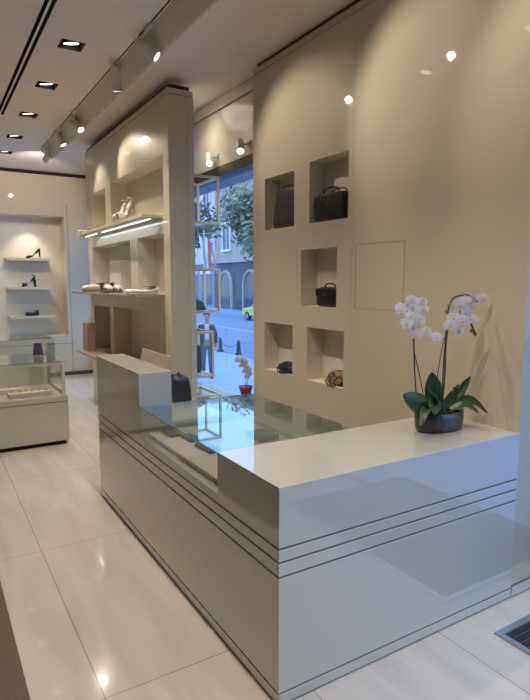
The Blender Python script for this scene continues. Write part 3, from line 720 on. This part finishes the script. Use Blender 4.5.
# ------------------------------------------------------------------ brass display tower in the window
bt = thing('brass_display_rack', 'brass tube display rack of stacked frames standing in the shop window', 'display rack', (2.38, 5.35, 0))
def frame(x0, x1, y0, y1, z0, z1, r=.011):
    b = bmesh.new(); e = r
    for x in (x0+e, x1-e):
        for y in (y0+e, y1-e): box(b, x-e, x+e, y-e, y+e, z0, z1)
    for z in (z0+e, z1-e):
        for y in (y0+e, y1-e): box(b, x0+2*e, x1-2*e, y-e, y+e, z-e, z+e)
        for x in (x0+e, x1-e): box(b, x-e, x+e, y0+2*e, y1-2*e, z-e, z+e)
    bmesh.ops.translate(b, verts=b.verts, vec=(-2.38, -5.35, 0))
    f = link('frame', b, M['brass'], bt)
    g_ = B((x0+2*e, x1-2*e, y0+2*e, y1-2*e, z0+e, z0+e+.008)); bmesh.ops.translate(g_, verts=g_.verts, vec=(-2.38, -5.35, 0)); link('glass_shelf', g_, M['glass'], f)
frame(2.195, 2.555, 5.05, 5.55, 2.17, 2.635); frame(2.195, 2.555, 5.05, 5.42, 1.29, 1.735); frame(2.195, 2.475, 5.05, 5.42, .635, 1.105)
frame(2.195, 2.555, 5.05, 5.55, -.02, .45)
for x, y, z0, z1 in ((2.195, 5.40, 1.735, 2.17), (2.195, 5.40, 1.105, 1.29), (2.195, 5.40, .45, .635)):
    b = B((x, x+.016, y, y+.016, z0, z1)); bmesh.ops.translate(b, verts=b.verts, vec=(-2.38, -5.35, 0)); link('post', b, M['brass'], bt)
gp = B((2.548, 2.553, 5.06, 5.40, 1.7355, 2.1695)); bmesh.ops.translate(gp, verts=gp.verts, vec=(-2.38, -5.35, 0)); link('glass_panel', gp, M['glass'], bt)
handbag((2.345, 5.24, 1.3105), .2, .27, .12, .10, 'black soft bag in the middle frame of the brass rack', M['blackleather'], 1, .015, .6, False, jitter=.006)
handbag((2.32, 5.24, .655), .3, .20, .10, .30, 'tall dark bag in the lower frame of the brass rack', M['greyleather'], 1, .05, .9, False)

# second orchid on a low plinth in the window
pl = thing('display_plinth', 'white square plinth carrying an orchid in the shop window', 'plinth', (2.46, 4.37, -.02))
link('body', B((-.10, .10, -.10, .10, .012, .57)), M['counter'], pl, bevel=.003); link('foot', B((-.09, .09, -.09, .09, 0, .012)), M['gap'], pl)
o2 = thing('potted_orchid', 'small white orchid with a magenta wrapped pot in the shop window', 'plant', (2.46, 4.37, .5505))
b = bmesh.new(); lathe(b, [(.040, 0), (.055, .06), (.066, .10), (.058, .10), (.05, .09)], 14); link('pot', b, M['magenta'], o2, smooth=True)
b = bmesh.new(); tube(b, curve([(0, 0, .09), (0, 0, .22), (-.03, -.01, .32), (-.09, -.02, .35)], 8), .003, 6); link('flower_stem', b, M['stem'], o2)
b = bmesh.new(); tube(b, curve([(0.01, 0, .09), (.03, 0, .2), (.02, -.01, .27)], 8), .003, 6); link('flower_stem', b, M['stem'], o2)
for x, z in ((-.10, .35), (-.055, .345), (-.02, .32), (-.06, .30), (.0, .28), (.02, .25), (-.02, .24), (.03, .21), (.0, .19)):
    add_flower(o2, (x, -.03+random.uniform(-.02, .02), z), (.05, -1, random.uniform(-.2, .3)), .95)
for a in (2.6, 4.0, 5.2, .4):
    pass

# ------------------------------------------------------------------ outdoors
GZ = -1.0
struct('pavement', B((2.95, 9.5, -12, 110, GZ-.3, GZ)), M['paving'])
struct('road', B((9.5, 21.2, -12, 110, GZ-.3, GZ-.12)), M['road'])
struct('pavement_far', B((21.2, 25, -12, 110, GZ-.3, GZ+.02)), M['paving'])
struct('kerb', B((9.38, 9.5, -12, 110, GZ+.0005, GZ+.03)), M['stone2'])
struct('road_line', B((15.2, 15.35, -12, 110, GZ-.1195, GZ-.115)), M['stone'])
struct('awning_soffit', B((2.91, 3.25, 3.9, 10.2, 2.76, 2.86)), M['soffit'])
struct('shop_base', B((2.905, 2.945, -6, 10.6, GZ-.2, 0)), M['stone3'])

def building(y0, y1, hgt, m, m2, label, floors, step, arch=False, x=25.):
    t = thing('building', label, 'building', (x, (y0+y1)/2, GZ)); off = (-x, -(y0+y1)/2, 0)
    def L(n, bm, m_, p=t):
        bmesh.ops.translate(bm, verts=bm.verts, vec=off); return link(n, bm, m_, p)
    L('facade', B((x, x+8, y0, y1, 0, hgt)), m)
    L('ground_storey', B((x-.15, x-.001, y0, y1, 0, 4.4)), m2)
    for c_ in ((x-.5, x-.002, y0, y1, 4.41, 4.75), (x-.6, x-.002, y0, y1, hgt-.6, hgt-.001)): L('cornice', B(c_), m)
    n = int((y1-y0)/step)
    for f in range(floors):
        for i in range(n):
            yc = y0+(i+.5)*(y1-y0)/n; z = 5.9+f*4.3
            if z+2.4 > hgt-.7: continue
            w = L('window', B((x-.14, x-.003, yc-.85, yc-.68, z-.2, z+2.4), (x-.14, x-.003, yc+.68, yc+.85, z-.2, z+2.4), (x-.14, x-.003, yc-.68, yc+.68, z+2.2, z+2.4), (x-.22, x-.003, yc-.95, yc+.95, z-.4, z-.2), (x-.1, x-.003, yc-.05, yc+.05, z-.2, z+2.2)), M['wframe'])
            L('pane', B((x-.05, x-.004, yc-.68, yc+.68, z-.2, z+2.2)), M['wpane'], w)
    for i in range(n):
        yc = y0+(i+.5)*(y1-y0)/n
        if arch:
            b = bmesh.new(); pts = [(-1.1, 0), (1.1, 0), (1.1, 2.3)]+[(1.1*math.cos(a), 2.3+1.1*math.sin(a)) for a in [PI*k/10 for k in range(1, 10)]]+[(-1.1, 2.3)]
            prism(b, [(yc+p[0], p[1]) for p in pts], x-.2, x-.151, 'x'); w = L('door', b, M['wpane'])
            b = bmesh.new(); pr = [(yc+1.3*math.cos(a), 2.3+1.3*math.sin(a)) for a in [PI*k/12 for k in range(13)]]
            tube(b, [(x-.2, yc+1.3, 0)]+[(x-.2, p[0], p[1]) for p in pr]+[(x-.2, yc-1.3, 0)], .16, 6); L('arch', b, m, w)
        else:
            w = L('shop_window', B((x-.2, x-.151, yc-1.2, yc+1.2, .3, 3.3)), M['wpane']); L('fascia', B((x-.3, x-.152, yc-1.3, yc+1.3, 3.4, 4.0)), M['wframe'], w)
building(50.5, 82, 13.6, M['stone'], M['stone2'], 'pale stone building with tall white framed windows across the street', 4, 3.4)
building(26, 50.4, 12.6, M['stone4'], M['stone3'], 'stone building with a dark arched ground storey across the street', 3, 4.8, True)
building(-2, 25.9, 12, M['stone'], M['stone2'], 'light building across the street nearest the shop entrance', 3, 4.6)

def tree(x, y, z0, cr, ch, cz, m, n, label, ls=.13):
    t = thing('tree', label, 'tree', (x, y, z0))
    b = bmesh.new(); tube(b, [(0, 0, 0), (.05, .02, cz*.5), (0, .1, cz*.9), (.1, .1, cz*1.2)], [.17, .13, .10, .05], 10)
    for k in range(7):
        a = k*2.4; tube(b, [(0, .05, cz*.75+k*.1), (cr*.4*math.cos(a), cr*.4*math.sin(a), cz*.95), (cr*.75*math.cos(a), cr*.75*math.sin(a), cz*1.15)], [.06, .04, .015], 6)
    link('trunk', b, M['bark2'], t, smooth=True)
    b = bmesh.new(); cl_ = [(random.uniform(-1, 1)*cr*.65, random.uniform(-1, 1)*cr*.65, cz+random.uniform(-1, 1)*ch*.65, random.uniform(.35, .6)*cr) for _ in range(14)]
    for i in range(n):
        cx, cy, c_z, r = random.choice(cl_); d = Vector((random.gauss(0, 1), random.gauss(0, 1), random.gauss(0, 1))).normalized()*r*random.uniform(.5, 1.05)
        p = Vector((cx, cy, c_z))+d; u = Vector((random.gauss(0, 1), random.gauss(0, 1), random.gauss(0, 1))).normalized(); w = u.orthogonal().normalized(); s = ls*random.uniform(.6, 1.4)
        b.faces.new([b.verts.new(p+q) for q in (u*s, w*s*.55, -u*s, -w*s*.55)])
    o = link('foliage', b, m, t); o['kind'] = 'stuff'
tree(12.0, 18.4, GZ, 2.05, 1.75, 5.1, M['foliage'], 5200, 'green street tree by the kerb, its leaves filling the upper right of the window')
tree(12.4, 30.0, GZ, 2.2, 2.0, 6.4, M['foliage2'], 3600, 'dark leafy street tree further down the kerb, at the left of the window', .16)
tree(22.2, 36.0, GZ, 2.0, 1.7, 6.6, M['foliage'], 3000, 'green tree across the road in front of the darker building', .16)

def bollard(x, y, label):
    t = thing('bollard', label, 'bollard', (x, y, GZ+.0005), 0, 'iron bollards at the kerb')
    b = bmesh.new(); lathe(b, [(.12, 0), (.12, .06), (.08, .10), (.065, .36), (.075, .40), (.06, .43), (.055, .46)], 12); link('post', b, M['iron'], t, smooth=True)
    b = bmesh.new(); bmesh.ops.create_uvsphere(b, u_segments=10, v_segments=6, radius=.055); link('cap', b, M['iron'], t, smooth=True, loc=(0, 0, .49))
bollard(9.30, 18.45, 'dark iron bollard at the kerb, closer to the pedestrian'); bollard(9.45, 17.3, 'dark iron bollard at the kerb, right one near the window edge')
bollard(9.2, 20.6, 'dark iron bollard at the kerb hidden behind the pedestrian')
for y0, y1, q in ((17.3, 18.45, 'between the two visible bollards'), (18.45, 20.6, 'behind the pedestrian')):
    b = bmesh.new(); tube(b, curve([(9.40, y0+.1, GZ+.36), (9.36, (y0+y1)/2, GZ+.24), (9.28, y1-.1, GZ+.36)], 8), .012, 6)
    tag(link('chain', b, M['iron']), 'dark chain hanging '+q, 'chain')

# lime green car
def car(x, y, rz):
    t = thing('car', 'lime green car parked across the road, cut off by the window edge', 'car', (x, y, GZ-.119), rz)
    W = .88
    b = bmesh.new()
    low = [(-2.1, .35), (2.1, .35), (2.15, .6), (2.05, .82), (1.1, .95), (-1.9, .95), (-2.12, .75)]
    prism(b, low, -W, W, 'y'); link('body', b, M['taxi'], t, bevel=.06)
    b = bmesh.new(); up_ = [(-1.85, .95), (1.05, .95), (.35, 1.42), (-.1, 1.48), (-1.2, 1.46)]
    loft(b, [[(p[0], -W+.04+(p[1]-.95)*.25, p[1]) for p in up_], [(p[0], W-.04-(p[1]-.95)*.25, p[1]) for p in up_]]); link('cabin', b, M['taxi'], t, bevel=.04)
    for s in (-1, 1):
        b = bmesh.new(); g_ = [(-1.5, 1.0), (.85, 1.0), (.28, 1.36), (-1.15, 1.38)]
        loft(b, [[(p[0], s*(W-.035-(p[1]-.95)*.25), p[1]) for p in g_], [(p[0], s*(W-.02-(p[1]-.95)*.25), p[1]) for p in g_]]); link('side_window', b, M['wpane'], t)
        for xx in (-1.3, 1.35):
            b = bmesh.new(); tube(b, [(xx, s*(W-.2), .32), (xx, s*(W+.02), .32)], .32, 20); w = link('wheel', b, M['rubber'], t)
            b = bmesh.new(); tube(b, [(xx, s*(W+.0), .32), (xx, s*(W+.03), .32)], .18, 14); link('hub', b, M['alu'], w)
        link('headlamp', B((2.04, 2.14, s*.6-.14, s*.6+.14, .66, .78)), M['wframe'], t); link('tail_lamp', B((-2.13, -2.0, s*.65-.1, s*.65+.1, .68, .88)), M['flagred'], t)
    b = bmesh.new(); prism(b, [(1.01, 1.0), (1.04, 1.0), (.44, 1.39), (.41, 1.39)], -.62, .62, 'y'); link('windscreen', b, M['wpane'], t)
    b = bmesh.new(); prism(b, [(-1.84, 1.02), (-1.86, 1.0), (-1.27, 1.40), (-1.24, 1.40)], -.62, .62, 'y'); link('rear_window', b, M['wpane'], t)
car(20.35, 33.0, PI/2)

# flags
t = thing('flagpole', 'grey pole with hanging white and red flags on the pavement', 'flagpole', (8.9, 18.9, GZ+.0005))
b = bmesh.new(); tube(b, [(0, 0, 0), (0, 0, 4.5)], .03, 8); link('pole', b, M['alu'], t)
def flag(x0, ang, m, z0=4.35, L_=1.15, W=.26):
    b = bmesh.new(); V = []
    for i in range(9):
        row = []
        for j in range(7):
            u = j/6; vv = i/8; x = x0+u*W*math.cos(ang)*(1-.25*vv)+.10*vv*math.sin(ang*3); y = u*W*math.sin(ang)+.06*math.sin(u*9+i*.7)*vv; row.append(b.verts.new((x+vv*.12, y, z0-vv*L_-u*.25)))
        V.append(row)
    for A, Bq in zip(V, V[1:]):
        for k in range(6):
            b.faces.new((A[k], A[k+1], Bq[k+1], Bq[k])).material_index = (1 if (k > 2) else 0) if len(m) > 1 else 0
    link('flag', b, m, t, smooth=True)
flag(-.22, .3, [M['flagwhite']]); flag(.0, -.2, [M['flagwhite'], M['flagred']], 4.3, 1.15); flag(.22, .5, [mat('pink_cloth', (.6, .25, .4, 1), .8)], 4.15, 1.05, .2)
b = bmesh.new(); tube(b, [(-.25, 0, 4.37), (.5, 0, 4.37)], .012, 6); link('crossbar', b, M['alu'], t)

# pedestrian
def skin_mesh(name, pts, edges, rad, m, parent, root=0, sub=2):
    me = bpy.data.meshes.new(name); me.from_pydata(pts, edges, []); me.materials.append(m)
    o = bpy.data.objects.new(name, me); C.objects.link(o); o.parent = parent
    sk = o.modifiers.new('skin', 'SKIN'); sk.use_smooth_shade = True
    lay = me.skin_vertices[0] if me.skin_vertices else None
    if lay is None:
        me.attributes  # ensure data
    for i, r in enumerate(rad):
        d = me.skin_vertices[0].data[i]; d.radius = r if isinstance(r, tuple) else (r, r)
    me.skin_vertices[0].data[root].use_root = True
    s = o.modifiers.new('sub', 'SUBSURF'); s.levels = sub; s.render_levels = sub
    return o
def pedestrian(loc, rz):
    t = thing('person', 'pedestrian in a dark jacket, pink shirt and blue jeans walking on the pavement outside', 'person', loc, rz)
    # faces -y.  x>0 is his left
    P_ = [(0, 0, .95), (0, .0, 1.15), (0, .01, 1.36), (0, .0, 1.47), (0, -.01, 1.55), (0, -.025, 1.66), (0, -.02, 1.74),
          (.17, .01, 1.40), (.25, .03, 1.14), (.25, -.05, .90), (.25, -.08, .82),
          (-.17, .01, 1.40), (-.26, .03, 1.14), (-.24, -.07, .91), (-.22, -.11, .84),
          (.09, 0, .90), (.10, -.09, .50), (.11, .0, .10), (.12, -.14, .04),
          (-.09, 0, .90), (-.11, .03, .50), (-.11, .16, .12), (-.11, .04, .05)]
    E_ = [(0, 1), (1, 2), (2, 3), (3, 4), (4, 5), (5, 6), (2, 7), (7, 8), (8, 9), (9, 10), (2, 11), (11, 12), (12, 13), (13, 14), (0, 15), (15, 16), (16, 17), (17, 18), (0, 19), (19, 20), (20, 21), (21, 22)]
    R_ = [(.13, .10), (.13, .10), (.15, .10), .055, .058, (.080, .095), (.06, .07), .055, .042, .033, .036, .055, .042, .033, .036, .085, .058, .042, .035, .085, .058, .042, .035]
    skin_mesh('body', P_, E_, R_, M['skin'], t)
    # five fingers on each hand
    for s, hx, hy, hz in ((1, .25, -.085, .81), (-1, -.22, -.115, .83)):
        h = bmesh.new()
        for k, (dy, L_) in enumerate(((-.03, .07), (-.01, .08), (.01, .075), (.03, .06))):
            tube(h, [(hx, hy+dy, hz), (hx, hy+dy-.005, hz-L_*.5), (hx-s*.012, hy+dy-.015, hz-L_)], [.0095, .009, .007], 6)
        tube(h, [(hx, hy-.02, hz+.03), (hx-s*.01, hy-.05, hz), (hx-s*.015, hy-.06, hz-.03)], [.010, .010, .008], 6)
        link('fingers', h, M['skin'], t, smooth=True)
    # face
    f = bmesh.new(); tube(f, [(0, -.11, 1.685), (0, -.135, 1.655), (0, -.115, 1.645)], [.010, .017, .012], 6); link('nose', f, M['skin'], t, smooth=True)
    for s in (-1, 1):
        f = bmesh.new(); bmesh.ops.create_uvsphere(f, u_segments=8, v_segments=6, radius=.012); link('eye', f, M['rubber'], t, loc=(s*.032, -.108, 1.688))
        f = bmesh.new(); lathe(f, [(.004, -.03), (.02, -.01), (.022, .015), (.008, .03)], 8, sx=.5); link('ear', f, M['skin'], t, smooth=True, loc=(s*.083, -.015, 1.675))
    link('mouth', B((-.024, .024, -.113, -.104, 1.607, 1.615)), M['magenta'], t)
    f = bmesh.new(); bmesh.ops.create_uvsphere(f, u_segments=16, v_segments=10, radius=.098)
    bmesh.ops.delete(f, geom=[v_ for v_ in f.verts if v_.co.z < -.01 or (v_.co.y < -.055 and v_.co.z < .05)], context='VERTS'); link('hair', f, M['hair'], t, smooth=True, loc=(0, -.010, 1.70))
    # shirt, jacket, trousers, shoes
    skin_mesh('shirt', [(0, -.005, .98), (0, -.01, 1.20), (0, -.005, 1.40), (0, 0, 1.49)], [(0, 1), (1, 2), (2, 3)], [(.165, .130), (.160, .130), (.15, .118), (.06, .065)], M['shirt'], t)
    JP = [(0, .035, .88), (0, .035, 1.12), (0, .03, 1.38), (0, .03, 1.46), (.165, .02, 1.40), (.245, .035, 1.14), (.25, -.045, .93), (-.165, .02, 1.40), (-.255, .035, 1.14), (-.24, -.06, .94)]
    j = skin_mesh('jacket', JP, [(0, 1), (1, 2), (2, 3), (2, 4), (4, 5), (5, 6), (2, 7), (7, 8), (8, 9)], [(.185, .115), (.18, .115), (.18, .112), (.09, .07), .075, .062, .052, .075, .062, .052], M['jacket'], t)
    for s in (-1, 1):
        f = bmesh.new(); prism(f, [(s*.06, 1.47), (s*.19, 1.38), (s*.21, .88), (s*.10, .86), (s*.07, 1.15)], -.135, -.105, 'y'); link('lapel', f, M['jacket'], t, bevel=.01)
    TP = [(0, 0, .97), (.09, 0, .88), (.10, -.09, .50), (.11, 0, .10), (-.09, 0, .88), (-.11, .03, .50), (-.11, .16, .13)]
    skin_mesh('trousers', TP, [(0, 1), (1, 2), (2, 3), (0, 4), (4, 5), (5, 6)], [(.15, .12), .10, .078, .066, .10, .078, .066], M['jeans'], t)
    for x, y, z, r in ((.115, -.05, 0, .0), (-.11, .12, .02, .3)):
        f = bmesh.new(); loft(f, [ring(yy, 0, w, h_) for yy, w, h_ in ((.09, .05, .06), (.06, .08, .09), (0, .085, .10), (-.07, .095, .075), (-.13, .09, .06), (-.17, .05, .035))]); link('shoe', f, M['rubber'], t, smooth=True, loc=(x, y, z))
pedestrian((6.45, 13.6, GZ+.001), -.42)

# ------------------------------------------------------------------ world, camera
w = bpy.data.worlds.new('sky'); bpy.context.scene.world = w; w.use_nodes = True; nt = w.node_tree
bg = nt.nodes['Background']
tc = nt.nodes.new('ShaderNodeTexCoord'); sp = nt.nodes.new('ShaderNodeSeparateXYZ'); cr = nt.nodes.new('ShaderNodeValToRGB')
cr.color_ramp.elements[0].position = 0; cr.color_ramp.elements[0].color = (.34, .44, .60, 1)
cr.color_ramp.elements[1].position = .62; cr.color_ramp.elements[1].color = (.56, .74, 1, 1)
n_ = cr.color_ramp.elements.new(.15); n_.color = (.32, .53, .88, 1)
n_ = cr.color_ramp.elements.new(.35); n_.color = (.30, .56, .95, 1)
nt.links.new(tc.outputs['Generated'], sp.inputs[0]); nt.links.new(sp.outputs[2], cr.inputs[0]); nt.links.new(cr.outputs[0], bg.inputs[0])
bg.inputs[1].default_value = 3.0
def area(name, loc, rot, sx, sy, e, col):
    L = bpy.data.lights.new(name, 'AREA'); L.shape = 'RECTANGLE'; L.size = sx; L.size_y = sy; L.energy = e; L.color = col
    o = bpy.data.objects.new(name, L); C.objects.link(o); o.location = loc; o.rotation_euler = rot; return o
# portals guide the daylight through the glazing
for nm, loc, rot, sx, sy in (('portal', (2.78, -.55, 1.37), (0, PI/2, 0), 2.7, 4.2), ('portal', (2.56, 7.1, 1.5), (0, PI/2, 0), 2.3, 5.6)):
    a = area(nm, loc, rot, sx, sy, 1, (1, 1, 1)); a.data.cycles.is_portal = True

cam = bpy.data.cameras.new('camera'); co = bpy.data.objects.new('camera', cam); C.objects.link(co)
yaw = math.atan(340/557.); pitch = math.atan(68/553.)
co.location = (0, 0, 1.60); co.rotation_euler = (PI/2-pitch, 0, -yaw)
cam.sensor_fit = 'HORIZONTAL'; cam.sensor_width = 36; cam.lens = 36*553/530.; cam.clip_start = .05; cam.clip_end = 300
sc = bpy.context.scene; sc.camera = co
sc.view_settings.view_transform = 'Standard'; sc.view_settings.look = 'None'; sc.view_settings.exposure = 0.0
try:
    sc.cycles.use_denoising = True; sc.cycles.max_bounces = 8; sc.cycles.transparent_max_bounces = 16; sc.cycles.sample_clamp_indirect = 4
    sc.cycles.caustics_reflective = False; sc.cycles.caustics_refractive = False
except Exception: pass
